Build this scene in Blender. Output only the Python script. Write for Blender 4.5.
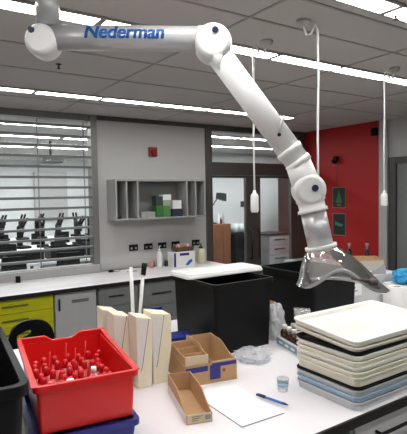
import bpy, bmesh, math, random
from mathutils import Vector, Matrix, noise
random.seed(7)
S = bpy.context.scene
COL = S.collection
for o in list(bpy.data.objects): bpy.data.objects.remove(o)
PI = math.pi

# ---------------------------------------------------------------- camera, world, exposure
cd = bpy.data.cameras.new('camera'); cam = bpy.data.objects.new('camera', cd); COL.objects.link(cam)
cd.sensor_fit = 'HORIZONTAL'; cd.sensor_width = 36; cd.lens = 480/407*36
cd.clip_start = 0.02; cd.clip_end = 100
yaw, pitch, roll = math.radians(33.9), math.radians(2.7), math.radians(-0.94)
FW = Vector((math.sin(yaw)*math.cos(pitch), math.cos(yaw)*math.cos(pitch), -math.sin(pitch)))
RT0 = Vector((math.cos(yaw), -math.sin(yaw), 0)); UP0 = RT0.cross(FW)
RT = RT0*math.cos(roll)+UP0*math.sin(roll); UP = -RT0*math.sin(roll)+UP0*math.cos(roll)
m = Matrix((RT, UP, -FW)).transposed().to_4x4(); m.translation = Vector((0, 0, 1.75))
cam.matrix_world = m
S.camera = cam
w = bpy.data.worlds.new('world'); S.world = w; w.use_nodes = True
w.node_tree.nodes['Background'].inputs[0].default_value = (0.8, 0.85, 0.9, 1)
w.node_tree.nodes['Background'].inputs[1].default_value = 0.05
S.view_settings.view_transform = 'Standard'; S.view_settings.look = 'None'
S.view_settings.gamma = 1; S.view_settings.use_curve_mapping = False
S.view_settings.exposure = 0.62
LAMP = 13.0         # strength of the ceiling diffusers in this room
LAMP_FAR = 30.0     # strength in the lab behind the glass

# ---------------------------------------------------------------- materials
def sr(c):
    return tuple(((v/255)/12.92 if v/255 <= .04045 else ((v/255+.055)/1.055)**2.4) for v in c)
MC = {}
def mat(name, rgb, rough=.5, metal=0, var=.06, scale=14, bump=0, spec=.5, emit=0, coat=0, trans=0):
    if name in MC: return MC[name]
    M = bpy.data.materials.new(name); M.use_nodes = True; nt = M.node_tree; N = nt.nodes; L = nt.links
    b = N['Principled BSDF']; c = sr(rgb)
    b.inputs['Roughness'].default_value = rough; b.inputs['Metallic'].default_value = metal
    b.inputs['Specular IOR Level'].default_value = spec; b.inputs['Coat Weight'].default_value = coat
    if emit:
        b.inputs['Emission Color'].default_value = (*c, 1); b.inputs['Emission Strength'].default_value = emit
        b.inputs['Base Color'].default_value = (*c, 1)
    else:
        tc = N.new('ShaderNodeTexCoord'); no = N.new('ShaderNodeTexNoise'); no.inputs['Scale'].default_value = scale
        no.inputs['Detail'].default_value = 5
        L.new(tc.outputs['Object'], no.inputs['Vector'])
        mx = N.new('ShaderNodeMix'); mx.data_type = 'RGBA'
        mx.inputs['A'].default_value = (*[v*(1-var) for v in c], 1); mx.inputs['B'].default_value = (*[min(1, v*(1+var)) for v in c], 1)
        L.new(no.outputs['Fac'], mx.inputs['Factor']); L.new(mx.outputs['Result'], b.inputs['Base Color'])
        if bump:
            bp = N.new('ShaderNodeBump'); bp.inputs['Strength'].default_value = bump; bp.inputs['Distance'].default_value = .005
            L.new(no.outputs['Fac'], bp.inputs['Height']); L.new(bp.outputs['Normal'], b.inputs['Normal'])
    b.inputs['Transmission Weight'].default_value = trans
    MC[name] = M; return M

def clear(name, tint=(1, 1, 1), haze=.05, rough=.05, gloss=1.0, bump=0, hz=(200, 200, 200)):
    """thin clear plastic or glass: transparent + fresnel gloss + a little haze"""
    if name in MC: return MC[name]
    M = bpy.data.materials.new(name); M.use_nodes = True; nt = M.node_tree; N = nt.nodes; L = nt.links
    N.remove(N['Principled BSDF']); out = N['Material Output']
    t = N.new('ShaderNodeBsdfTransparent'); t.inputs[0].default_value = (*tint, 1)
    g = N.new('ShaderNodeBsdfGlossy'); g.inputs['Roughness'].default_value = rough
    d = N.new('ShaderNodeBsdfDiffuse'); d.inputs[0].default_value = (*sr(hz), 1)
    fr = N.new('ShaderNodeFresnel'); fr.inputs[0].default_value = 1.45
    mu = N.new('ShaderNodeMath'); mu.operation = 'MULTIPLY'; mu.inputs[1].default_value = gloss; mu.use_clamp = True
    L.new(fr.outputs[0], mu.inputs[0])
    m1 = N.new('ShaderNodeMixShader'); m1.inputs[0].default_value = haze
    L.new(t.outputs[0], m1.inputs[1]); L.new(d.outputs[0], m1.inputs[2])
    m2 = N.new('ShaderNodeMixShader'); L.new(mu.outputs[0], m2.inputs[0]); L.new(m1.outputs[0], m2.inputs[1]); L.new(g.outputs[0], m2.inputs[2])
    if bump:
        tc = N.new('ShaderNodeTexCoord'); no = N.new('ShaderNodeTexNoise'); no.inputs['Scale'].default_value = bump
        L.new(tc.outputs['Object'], no.inputs['Vector'])
        bp = N.new('ShaderNodeBump'); bp.inputs['Strength'].default_value = .8; bp.inputs['Distance'].default_value = .01
        L.new(no.outputs['Fac'], bp.inputs['Height']); L.new(bp.outputs[0], g.inputs['Normal']); L.new(bp.outputs[0], fr.inputs['Normal'])
    L.new(m2.outputs[0], out.inputs[0]); MC[name] = M; return M

wall_m = mat('wall_paint', (188, 188, 186), .7, scale=6, var=.03)
ceil_m = mat('ceiling_tile', (190, 186, 182), .9, scale=120, var=.08, bump=.2)
tbar_m = mat('ceiling_bar', (160, 156, 152), .6)
red_m = mat('red_paint', (176, 14, 12), .6, scale=5, var=.05)
floor_m = mat('vinyl_floor', (120, 120, 118), .35, scale=30)
bench_m = mat('white_laminate', (236, 233, 236), .3, var=.02, scale=40)
edge_m = mat('dark_edge', (28, 27, 27), .4)
alu_m = mat('grey_aluminium', (128, 128, 126), .4, .3)
alul_m = mat('light_aluminium', (178, 178, 176), .4, .3)
dframe_m = mat('dark_frame', (82, 80, 76), .45, .2)
grey_m = mat('grey_laminate', (160, 161, 160), .45)
greyd_m = mat('mid_grey_laminate', (134, 136, 136), .45)
whitec_m = mat('white_cabinet', (196, 197, 198), .45)
yellow_m = mat('yellow_laminate', (208, 206, 22), .4, var=.03)
handle_m = mat('dark_handle', (60, 60, 58), .4, .5)
black_m = mat('black_plastic', (12, 12, 13), .5, scale=60, spec=.2)
blackr_m = mat('black_rubber', (14, 14, 14), .6)
redp_m = mat('red_plastic', (214, 22, 22), .33, var=.05, scale=8)
bluep_m = mat('blue_plastic', (18, 34, 120), .35)
white_m = mat('white_plastic', (232, 232, 230), .3, var=.02)
whitep_m = mat('painted_white_metal', (222, 223, 222), .3, var=.02)
tube_m = mat('arm_tube', (190, 191, 192), .28, .35, var=.03)
cream_m = mat('cream_tray', (236, 232, 214), .4, var=.04)
creamw_m = mat('white_tray', (243, 242, 236), .35, var=.03)
pblue_m = mat('pale_blue_tray', (168, 194, 218), .35)
lgrey_m = mat('pale_grey_tray', (196, 198, 202), .35)
kraft_m = mat('kraft_card', (184, 148, 110), .85, scale=60, var=.1)
kraftl_m = mat('pale_card', (206, 190, 160), .85, scale=60, var=.06)
filew_m = mat('white_card', (222, 218, 212), .8, scale=50, var=.04)
filec_m = mat('cream_card', (232, 224, 200), .8, scale=50, var=.05)
tape_m = mat('blue_tape', (34, 40, 122), .45)
paper_m = mat('paper', (244, 242, 246), .6, var=.01)
amber_m = mat('amber_glass', (58, 26, 12), .12, var=.2, coat=.5)
navy_m = mat('navy_plastic', (26, 34, 74), .35)
logo_m = mat('logo_blue', (4, 98, 176), .4, var=.02)
lamp_m = mat('diffuser', (255, 253, 250), .5, emit=LAMP)
lampf_m = mat('far_diffuser', (248, 252, 255), .5, emit=LAMP_FAR)
brown_m = mat('brown_wood', (122, 78, 52), .5, scale=9, var=.25)
green_m = mat('green_card', (52, 110, 50), .6)
darkgreen_m = mat('poster_dark', (14, 30, 24), .5, scale=30, var=.5)
skin_m = mat('pink_rubber', (196, 140, 130), .6)
cyan_m = mat('cyan_film', (40, 150, 200), .5, var=.15, scale=20)
farw_m = mat('far_wall_paint', (214, 216, 214), .7)
farb_m = mat('far_bench', (226, 228, 230), .4)
glass_m = clear('window_glass', (.96, .97, .97), .01, .02, .4)
hood_m = clear('clear_hood', (.95, .95, .96), .17, .08, 1.2, bump=14, hz=(240, 240, 240))
hoodrim_m = clear('clear_hood_rim', (.75, .76, .78), .42, .08, 2.0)
bag_m = clear('clear_film', (.98, .98, .99), .35, .2, .6, bump=25, hz=(235, 240, 246))
wbag_m = clear('milky_film', (.97, .97, .98), .62, .25, .7, bump=25, hz=(238, 240, 244))
bottle_m = clear('clear_bottle', (.98, .99, 1), .12, .15, .4)

# ---------------------------------------------------------------- mesh helpers
class MB:
    def __init__(s): s.b = bmesh.new()
    def _v(s, pts): return [s.b.verts.new(p) for p in pts]
    def box(s, x0, x1, y0, y1, z0, z1, T=None):
        v = [Vector(p) for p in ((x0, y0, z0), (x1, y0, z0), (x1, y1, z0), (x0, y1, z0), (x0, y0, z1), (x1, y0, z1), (x1, y1, z1), (x0, y1, z1))]
        if T: v = [T @ p for p in v]
        v = s._v(v)
        for f in ((3, 2, 1, 0), (4, 5, 6, 7), (0, 1, 5, 4), (1, 2, 6, 5), (2, 3, 7, 6), (3, 0, 4, 7)): s.b.faces.new([v[i] for i in f])
        return s
    def prism(s, poly, a, b, axis='Y', T=None):
        def mk(p, h):
            q = {'X': (h, p[0], p[1]), 'Y': (p[0], h, p[1]), 'Z': (p[0], p[1], h)}[axis]
            q = Vector(q); return T @ q if T else q
        A = s._v([mk(p, a) for p in poly]); B = s._v([mk(p, b) for p in poly]); n = len(poly)
        s.b.faces.new(A); s.b.faces.new(B[::-1])
        for i in range(n): s.b.faces.new((A[i], B[i], B[(i+1) % n], A[(i+1) % n]))
        return s
    def rings(s, R, cap0=True, cap1=True, smooth=True, closed=True):
        V = [s._v(r) for r in R]; n = len(R[0])
        for a, b in zip(V, V[1:]):
            for i in range(n if closed else n-1):
                f = s.b.faces.new((a[i], a[(i+1) % n], b[(i+1) % n], b[i])); f.smooth = smooth
        if cap0: s.b.faces.new(V[0][::-1])
        if cap1: s.b.faces.new(V[-1])
        return s
    def cyl(s, p, q, r, r2=None, n=20, prof=None, smooth=True):
        p = Vector(p); q = Vector(q); d = (q-p); L = d.length; d.normalize()
        a = d.orthogonal().normalized(); c = d.cross(a); r2 = r if r2 is None else r2
        prof = prof or [(0, r), (1, r2)]
        s.rings([[p+d*L*t+(a*math.cos(2*PI*i/n)+c*math.sin(2*PI*i/n))*rr for i in range(n)] for t, rr in prof], smooth=smooth)
        return s
    def lathe(s, prof, c=(0, 0, 0), n=24, cap=True):
        c = Vector(c)
        s.rings([[c+Vector((r*math.cos(2*PI*i/n), r*math.sin(2*PI*i/n), z)) for i in range(n)] for r, z in prof], cap, cap)
        return s
    def tube(s, pts, r, n=10, closed=False):
        pts = [Vector(p) for p in pts]; R = []; N = len(pts); a = None
        for i, p in enumerate(pts):
            if closed: d = pts[(i+1) % N]-pts[i-1]
            else: d = pts[min(i+1, N-1)]-pts[max(i-1, 0)]
            d.normalize()
            a = (a-d*a.dot(d)).normalized() if a else d.orthogonal().normalized()
            c = d.cross(a); R.append([p+(a*math.cos(2*PI*k/n)+c*math.sin(2*PI*k/n))*r for k in range(n)])
        if closed: R.append(R[0])
        return s.rings(R, not closed, not closed)
    def rrect(s, w, d, rad, z, cx=0, cy=0, k=5):
        out = []
        for qx, qy, a0 in ((1, 1, 0), (-1, 1, 90), (-1, -1, 180), (1, -1, 270)):
            for i in range(k+1):
                a = math.radians(a0+90*i/k)
                out.append(Vector((cx+qx*(w/2-rad)+rad*math.cos(a), cy+qy*(d/2-rad)+rad*math.sin(a), z)))
        return out
    def tub(s, w, d, h, rad, taper, wall, rim=0, rimh=.01):
        """open container standing at z=0, top outside w x d"""
        L = []
        add = lambda dw, z: L.append(s.rrect(w-dw, d-dw, max(rad-dw/4, .004), z))
        add(2*taper, 0); add(2*rim, h-rimh)
        if rim: add(0, h-rimh)
        add(0, h); add(2*rim+2*wall, h); add(2*taper+2*wall, wall)
        return s.rings(L, smooth=False)
    def obj(s, name, m, parent=None, bevel=0, label=None, solid=0, sub=0):
        bmesh.ops.recalc_face_normals(s.b, faces=s.b.faces)
        me = bpy.data.meshes.new(name); s.b.to_mesh(me); s.b.free(); me.materials.append(m)
        o = bpy.data.objects.new(name, me); COL.objects.link(o); o.parent = parent
        if bevel:
            bv = o.modifiers.new('b', 'BEVEL'); bv.width = bevel; bv.segments = 2; bv.limit_method = 'ANGLE'; bv.angle_limit = .6
        if solid: so = o.modifiers.new('s', 'SOLIDIFY'); so.thickness = solid
        if sub: su = o.modifiers.new('u', 'SUBSURF'); su.levels = sub; su.render_levels = sub
        if label: o['label'] = label
        return o
def tag(o, label, cat, group=None, kind=None):
    o['label'] = label; o['category'] = cat
    if group: o['group'] = group
    if kind: o['kind'] = kind
    return o
def thing(name, label, cat, loc=(0, 0, 0), rz=0, group=None, tilt=None):
    o = bpy.data.objects.new(name, None); COL.objects.link(o); o.empty_display_size = .05
    o.location = loc; o.rotation_euler = (*(tilt or (0, 0)), rz); tag(o, label, cat, group); return o
def kids(o): return [c for c in COL.objects if c.parent == o]
def dup(root, loc, rz=0, label=None, tilt=None):
    src = list(kids(root))
    r = root.copy(); COL.objects.link(r); r.location = loc; r.rotation_euler = (*(tilt or (0, 0)), rz)
    if label: r['label'] = label
    for c in src:
        k = c.copy(); COL.objects.link(k); k.parent = r
        for g in list(kids(c)):
            h = g.copy(); COL.objects.link(h); h.parent = k
    return r
def struct(name, mb, m, parent=None, bevel=0):
    o = mb.obj(name, m, parent, bevel)
    if not parent: o['kind'] = 'structure'
    return o
D2 = math.radians

# ---------------------------------------------------------------- the room shell
CZ, WY, RX = 2.65, 5.15, 5.30
WT = .12
struct('floor', MB().box(-3.2, 9.7, -2.7, 12.3, -.08, 0), floor_m)
ce = struct('ceiling', MB().box(-3.2, 9.7, -2.7, 12.3, CZ, CZ+.1), ceil_m)
# wall with window and glazed doors
wb = MB()
wb.box(-3, .12, WY, WY+WT, 0, CZ).box(.12, 2.02, WY, WY+WT, 0, .92).box(2.02, 3.50, WY, WY+WT, 0, CZ)
struct('wall_back', wb, wall_m)
struct('wall_right', MB().box(RX, RX+WT, 3.83, WY+WT, 0, CZ), red_m)
struct('wall_front_right', MB().box(RX, RX+WT, 3.70, 3.83, 0, CZ).box(RX, RX+WT, 2.62, 3.70, 2.17, CZ).box(RX, RX+WT, -2.6, 2.62, 0, CZ), wall_m)
struct('wall_left', MB().box(-3.12, -3, -2.6, WY+WT, 0, CZ), wall_m)
struct('wall_behind_camera', MB().box(-3, RX, -2.72, -2.6, 0, CZ), wall_m)
# lab behind the glass
struct('wall_far', MB().box(-3, 5.0, 12.0, 12.12, 0, CZ).box(5.0, 5.12, 7.6, 12.0, 0, CZ), farw_m)
struct('wall_far_right', MB().box(5.12, 9.5, 8.5, 8.62, 0, CZ), farw_m)
struct('wall_far_end', MB().box(9.5, 9.62, WY, 8.6, 0, CZ), farw_m)
struct('wall_far_left', MB().box(-3.12, -3, WY+WT, 12.1, 0, CZ), farw_m)
# cornice beam over the glazing
struct('trim_1', MB().box(2.02, RX, WY-.015, WY, CZ-.05, CZ), dframe_m)
# ceiling grid
g = MB()
for x in (-2, -.8, .4, 1.6, 2.8, 4.0): g.box(x-.009, x+.009, -2.6, WY, CZ-.004, CZ)
for y in (-1.6, -1, -.4, .2, .8, 1.62, 1.93, 2.95, 3.5, 4.5): g.box(-3, RX, y-.008, y+.008, CZ-.005, CZ)
struct('trim_2', g, tbar_m)

# ceiling lights: rows of short strip diffusers
def light_unit(x0, y0, w, far=False):
    t = thing('ceiling_light', '', 'ceiling light', (x0, y0, CZ), 0, 'ceiling lights of the lab behind the glass' if far else 'ceiling light strips of the room')
    MB().box(.018, w-.018, -.055, .055, -.012, -.004).obj('diffuser', lampf_m if far else lamp_m, t)
    MB().box(0, w, -.07, -.056, -.014, 0).box(0, w, .056, .07, -.014, 0).box(0, .0175, -.055, .055, -.014, 0).box(w-.0175, w, -.055, .055, -.0145, 0).obj('frame', tbar_m, t)
    return t
base = light_unit(0, 4.20, .6)
ordn = ['first', 'second', 'third', 'fourth', 'fifth', 'sixth']
rows = [(4.20, 1.12-.6*3, 8, 2, 'row nearest the window wall'), (2.37, .97-.6*3, 8, 2, 'row crossing above the arm elbow'), (1.47, 2.12-.6*4, 6, 3, 'row at top right'), (.3, -.9, 8, 99, 'row overhead behind the view'), (-1.2, -.9, 8, 99, 'rearmost row behind the view')]
first = True
for y, x0, n, v0, lab in rows:
    for k in range(n):
        x = x0+.6*k
        l = '%s strip light from the left, ceiling %s' % (ordn[k-v0], lab) if k >= v0 else 'strip light out of view, ceiling %s' % lab
        if first: base.location = (x, y, CZ); base['label'] = l; first = False
        else: dup(base, (x, y, CZ), 0, l)
bf = light_unit(0, 6.2, 1.2, True); first = True
for y in (6.1, 7.3, 8.8, 10.6):
    for k in range(8):
        x = -1.4+1.25*k
        l = 'long bright ceiling light in the lab seen through the glass'
        if first: bf.location = (x, y, CZ); bf['label'] = l; first = False
        else: dup(bf, (x, y, CZ), 0, l)

# window with grille of slats
struct('window_1', MB().box(.12, .17, WY-.02, WY+.1, .92, CZ).box(1.96, 2.03, WY-.03, WY+.1, .92, CZ).box(.17, 1.96, WY-.03, WY+.1, .92, .99).box(.17, 1.96, WY-.02, WY+.1, 2.58, CZ), alu_m, bevel=.004)
win = bpy.data.objects['window_1']
MB().box(.17, 1.96, WY+.07, WY+.078, .99, 2.58).obj('pane', glass_m, win)
MB().box(-.2, 2.02, WY-.06, WY-.031, .9, .985).obj('window_sill', alul_m, win, .004)
gr = thing('roller_grille', 'grey open slat security grille drawn down inside the window', 'window grille', (.17, WY, 1.0))
zs = [1.075+.1105*i for i in range(14)]
for i, z in enumerate(zs):
    z -= 1.0
    MB().prism([(-.014, z-.013), (.040, z-.010), (.042, z+.005), (.03, z+.012), (-.010, z+.013), (-.014, z+.006)], 0.003, 1.787, 'X').obj('slat', mat('slat_grey', (112, 113, 113), .4, .4), gr)
for x in (.62, 1.22, 1.72):
    MB().cyl((x, .02, 0), (x, .02, 1.57), .006, n=8).obj('rod', alu_m, gr)

# glazed doors
dm = MB()
dm.box(3.50, 3.60, WY-.02, WY+.1, 0, CZ).box(5.14, RX, WY-.02, WY+.1, 0, CZ).box(3.60, 5.14, WY-.02, WY+.1, 2.0, 2.17).box(3.60, 5.14, WY-.02, WY+.1, 2.575, CZ)
d1 = struct('door_1', dm, dframe_m, bevel=.004)
MB().box(3.60, 5.14, WY+.03, WY+.038, 2.17, 2.575).obj('transom_pane', glass_m, d1)
def door_leaf(x0, x1, g0, g1, side):
    a = MB().box(x0, g0, WY, WY+.05, .02, 1.995).box(g1, x1, WY, WY+.05, .02, 1.995).box(g0, g1, WY, WY+.05, 1.965, 1.995).box(g0, g1, WY, WY+.05, .02, .25)
    o = a.obj('door_leaf', dframe_m, d1, .003)
    MB().box(g0, g1, WY+.02, WY+.028, .25, 1.965).obj('pane', glass_m, o)
    hx = (g1+.06) if side > 0 else (g0-.06)
    MB().tube([(hx, WY, 1.25), (hx, WY-.05, 1.25), (hx, WY-.05, .85), (hx, WY, .85)], .012).obj('door_handle', edge_m, o)
door_leaf(3.602, 4.34, 3.605, 4.17, 1)
door_leaf(4.345, 5.138, 4.43, 5.02, -1)

# doorway on the right wall
dd = struct('door_2', MB().box(RX-.02, RX+.1, 3.60, 3.70, 0, 2.17).box(RX-.02, RX+.1, 2.62, 2.72, 0, 2.17).box(RX-.02, RX+.1, 2.72, 3.60, 2.09, 2.17), dframe_m, bevel=.004)
MB().box(RX+.01, RX+.05, 2.722, 3.598, .02, 2.088).obj('door_leaf', greyd_m, dd, .003)
struct('trim_3', MB().box(RX-.035, RX-.003, 3.71, 3.83, 0, CZ-.006), wall_m, bevel=.003)
struct('baseboard_back', MB().box(-3, 3.5, WY-.012, WY-.001, 0, .1), greyd_m)

# ---------------------------------------------------------------- back bench
tb = thing('wall_bench', 'white laminate worktop with black front edge under the window', 'worktop', (0, 4.35, .87))
MB().box(-1.5, 3.45, .012, .735, 0, .03).obj('worktop', bench_m, tb, .002)
MB().box(-1.5, 3.45, 0, .0118, -.008, .03).obj('edge_strip', edge_m, tb)
tag(MB().box(2.04, 3.45, 5.135, 5.1498, .905, .985).obj('upstand', wall_m, None, .002), 'low pale grey upstand board at the foot of the wall behind the bench', 'upstand')

def cabinet(name, label, x0, x1, m, kind, n=4):
    t = thing(name, label, 'cabinet', (x0, 4.40, 0)); W = x1-x0
    MB().box(0, W, 0, .68, .1, .868).box(.02, W-.02, .05, .68, 0, .1).obj('body', greyd_m, t)
    if kind == 'drawers':
        h = (.86-.11)/n
        for i in range(n):
            z = .112+h*i
            d = MB().box(.006, W-.006, -.02, -.001, z, z+h-.006).obj('drawer', m, t, .002)
            MB().box(W*.25, W*.62, -.034, -.021, z+h*.45, z+h*.45+.016).obj('drawer_handle', handle_m if m != yellow_m else mat('olive_handle', (120, 122, 30), .4), d, .003)
    else:
        d = MB().box(.006, W-.006, -.02, -.001, .112, .858).obj('door', m, t, .002)
        MB().box(.035, .05, -.04, -.0205, .70, .81).obj('handle', handle_m, d, .003)
        MB().box(W*.4, W*.8, -.024, -.0205, .755, .785).obj('name_plate', alu_m, d)
    return t
cabinet('drawer_unit', 'bright yellow drawer unit under the window bench', .68, 1.28, yellow_m, 'drawers', 6)
cabinet('cupboard', 'pale grey single door cupboard to the right of the yellow drawers', 1.284, 1.69, whitec_m, 'door')
cabinet('drawer_unit', 'mid grey drawer unit under the bench, next to the pale cupboard', 1.71, 2.13, greyd_m, 'drawers', 4)
cabinet('drawer_unit', 'mid grey wide drawer unit behind the white upright card files', 2.134, 2.75, greyd_m, 'drawers', 3)
cabinet('cupboard', 'grey cupboard under the bench end, hidden behind the black tub', 2.754, 3.43, greyd_m, 'door')
cabinet('cupboard', 'pale grey cupboard at far left under the window bench', .20, .676, whitec_m, 'door')

# wall shelf with pigeonholes
sh = thing('wall_shelf', 'pale grey open pigeonhole shelf mounted on the wall', 'shelf', (2.14, WY, 1.475)); HH = .455; DP = -.245
MB().box(0, 1.19, DP, -.001, 0, .018).obj('bottom_panel', grey_m, sh); MB().box(0, 1.19, DP, -.001, HH-.018, HH).obj('top_panel', grey_m, sh)
MB().box(.018, 1.172, -.012, -.001, .018, HH-.018).obj('back_panel', greyd_m, sh)
for x in (0, .125, .262, .915, 1.04, 1.172): MB().box(x, x+.018, DP, -.013 if 0 < x < 1.1 else -.001, .018, HH-.018).obj('divider', grey_m, sh)
def sbox(x, w, z, h, m, lab, dy=.12, d=.1):
    t = MB().box(x, x+w, WY-dy-d, WY-dy, z, z+h).obj('supply_box', m, None, .002); return tag(t, lab, 'box', 'supply boxes on the wall shelf')
zb = 1.4935
sbox(2.46, .065, zb, .065, alul_m, 'small silvery box, left one of two beside the green boxes on the shelf')
sbox(2.53, .11, zb, .065, grey_m, 'small pale grey box beside the green boxes on the shelf')
sbox(2.655, .09, zb, .13, green_m, 'green box at the left foot of the stack on the shelf')
sbox(2.747, .10, zb, .13, mat('green_white_card', (84, 128, 76), .6), 'paler green box at the right foot of the stack on the shelf')
sbox(2.655, .09, zb+.131, .11, mat('dark_card', (50, 64, 58), .6), 'dark box on top of the green box on the shelf')
sbox(2.747, .11, zb+.131, .065, mat('mint_card', (150, 172, 150), .6), 'mint white box in the middle of the shelf stack')
sbox(2.747, .11, zb+.197, .065, white_m, 'white box topmost of the shelf stack')
sbox(2.87, .14, zb, .09, mat('navy_card', (44, 48, 72), .6), 'dark navy box at the right of the shelf stack')
sbox(2.88, .12, zb+.091, .10, white_m, 'white box on the dark navy box on the shelf')
tag(MB().lathe([(.03, 0), (.034, .012), (.03, .025)], (2.2, WY-.17, zb)).obj('cap', handle_m, None), 'small dark round cap in the leftmost shelf compartment', 'cap')

# fire alarm
fa = thing('fire_alarm', 'dark red square fire alarm sounder on the wall', 'fire alarm', (2.735, WY, 2.27))
MB().box(-.058, .058, -.03, -.001, -.055, .055).obj('housing', mat('alarm_red', (150, 14, 20), .35), fa, .01)
MB().cyl((0, -.03, 0), (0, -.05, 0), .036, .03).obj('sounder', mat('alarm_dark_red', (110, 10, 14), .3), fa)

# sockets
sk = thing('wall_socket', '', 'wall socket', (2.455, WY, 1.135), 0, 'black double sockets above the bench')
MB().box(-.057, .057, -.012, -.001, -.036, .036).obj('socket_plate', black_m, sk, .003)
for s_ in (-1, 1):
    MB().box(s_*.028-.012, s_*.028+.012, -.016, -.0121, -.018, .006).obj('outlet', mat('socket_grey', (150, 150, 150), .5), sk)
sl = ['black double socket furthest left on the wall', 'second black double socket from the left on the wall', 'third black double socket, above the white squeeze bottle', 'fourth black double socket, behind the blue and white carton', 'black double socket nearest the glazed doors']
for i, x in enumerate((2.455, 2.65, 2.84, 3.03, 3.33)):
    if i == 0: sk['label'] = sl[0]
    else: dup(sk, (x, WY, 1.135), 0, sl[i])

# things on the back bench
BZ = .9003
def squeeze(loc, name, lab, h, r, m, capm):
    t = thing(name, lab, 'bottle', loc)
    MB().lathe([(r*.9, 0), (r, .01), (r, h*.55), (r*.75, h*.68), (r*.4, h*.74)]).obj('body', m, t)
    MB().lathe([(r*.45, h*.741), (r*.45, h*.82), (r*.2, h*.86), (r*.12, h)]).obj('cap', capm, t)
    return t
squeeze((2.72, 5.0, BZ), 'squeeze_bottle', 'white squeeze bottle with pointed nozzle on the back bench', .25, .035, white_m, white_m)
squeeze((3.26, 4.92, BZ), 'pump_bottle', 'cream rounded bottle with dark top right of the blue and white carton', .25, .058, mat('cream_bottle', (210, 204, 176), .4), handle_m)
tag(MB().lathe([(.02, 0), (.024, .005), (.024, .06), (.018, .066), (.018, .08)], (2.60, 4.98, BZ)).obj('jar', skin_m, None), 'small pink capped jar on the back bench', 'jar')
tag(MB().lathe([(.018, 0), (.02, .005), (.02, .05), (.015, .066)], (2.655, 5.03, BZ)).obj('jar', mat('dusty_pink', (150, 96, 104), .5), None), 'small dull pink jar beside the white squeeze bottle', 'jar')
tag(MB().lathe([(.03, 0), (.033, .005), (.033, .055), (.028, .066)], (2.81, 4.98, BZ)).obj('jar', mat('dark_green_jar', (24, 36, 26), .35), None), 'squat dark green jar between squeeze bottle and carton', 'jar')
ct = thing('glove_carton', 'white carton with blue stripes standing on the back bench', 'carton', (2.80, 4.80, BZ), D2(-3))
MB().box(0, .285, 0, .16, 0, .18).obj('carton', white_m, ct, .003)
MB().box(.004, .03, -.0015, -.0003, .01, .17).obj('blue_stripe', tape_m, ct); MB().box(.08, .205, -.0015, -.0003, .135, .165).obj('blue_band', tape_m, ct)
MB().prism([(.15, .02), (.19, .015), (.25, .06), (.24, .09), (.2, .075)], -.0015, -.0003).obj('blue_hand_picture', mat('print_blue', (40, 110, 190), .5), ct)
bk = thing('wire_basket', 'brown mesh basket on top of the blue and white carton', 'basket', (2.85, 4.81, BZ+.1805), D2(-3))
MB().tub(.25, .14, .055, .01, .01, .004).obj('basket', mat('basket_brown', (92, 70, 60), .6), bk)
for c in kids(bk): c.location = (.115, .075, 0)
for i in range(9):
    x = 2.875+.026*i+random.uniform(-.004, .004); y = 4.87+random.uniform(-.02, .02)-.0015*i
    tag(MB().cyl((x, y, BZ+.1865), (x+random.uniform(-.01, .01), y+.01, BZ+.265), .009, .011, n=8).obj('dropper_bulb', random.choice([skin_m, skin_m, white_m]), None), 'pink and white rubber dropper bulbs poking out of the brown basket', 'dropper bulb', 'dropper bulbs in the brown basket')
ms = thing('computer_mouse', 'small black corded mouse at the foot of the window', 'mouse', (2.10, 4.99, BZ))
MB().lathe([(.01, .0), (.032, .004), (.03, .016), (.02, .026), (.004, .030)]).obj('mouse_body', black_m, ms)
MB().tube([(.02, 0, .01), (.06, -.03, .004), (.10, .0, .004), (.13, .04, .004)], .003, 6).obj('cord', black_m, ms)
tag(MB().box(1.09, 1.13, 4.97, 5.01, BZ, BZ+.065).obj('cable_clip', black_m, None, .004), 'small black block standing on the bench under the window', 'block')
tag(MB().box(2.25, 2.36, 4.86, 4.9, BZ, BZ+.008).obj('ruler', mat('grey_ruler', (160, 160, 160), .4), None), 'short grey strip lying on the back bench', 'ruler')

# stool
st = thing('lab_stool', 'black stool with slotted rounded backrest in the aisle', 'stool', (.83, 3.42, 0))
R = []
for th in (-.012, .012):
    pass
ob = MB(); n = 28
outer = []; inner = []
for i in range(n):
    a = 2*PI*i/n
    outer.append((.155*math.copysign(abs(math.cos(a))**.75, math.cos(a)), .155*math.copysign(abs(math.sin(a))**.85, math.sin(a))))
    inner.append((-.045+.05*math.copysign(abs(math.cos(a))**.6, math.cos(a)), .072+.017*math.copysign(abs(math.sin(a))**.6, math.sin(a))+.0))
ri = []
cz = .745
def P3(p, y): return Vector((p[0], y+p[0]**2*-1.2, p[1]+cz+(p[0]*.25 if p in inner else 0)))
ob.rings([[P3(p, -.012) for p in inner], [P3(p, -.014) for p in outer], [P3(p, .014) for p in outer], [P3(p, .012) for p in inner], [P3(p, -.012) for p in inner]], False, False, smooth=False)
ob.obj('backrest', black_m, st, .004)
MB().box(-.02, .02, .016, .03, .5, .70).box(-.02, .02, -.10, .03, .49, .51).obj('back_support', handle_m, st)
MB().lathe([(.16, .52), (.18, .53), (.18, .57), (.15, .585)], (0, -.2, 0), 28).obj('seat', blackr_m, st)
MB().cyl((0, -.2, .08), (0, -.2, .52), .025).obj('post', handle_m, st)
for k in range(5):
    a = 2*PI*k/5
    MB().tube([(0, -.2, .09), (.26*math.cos(a), -.2+.26*math.sin(a), .06)], .016).cyl((.25*math.cos(a), -.2+.25*math.sin(a), .002), (.25*math.cos(a), -.2+.25*math.sin(a), .06), .02, n=10).obj('leg', black_m, st)

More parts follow.
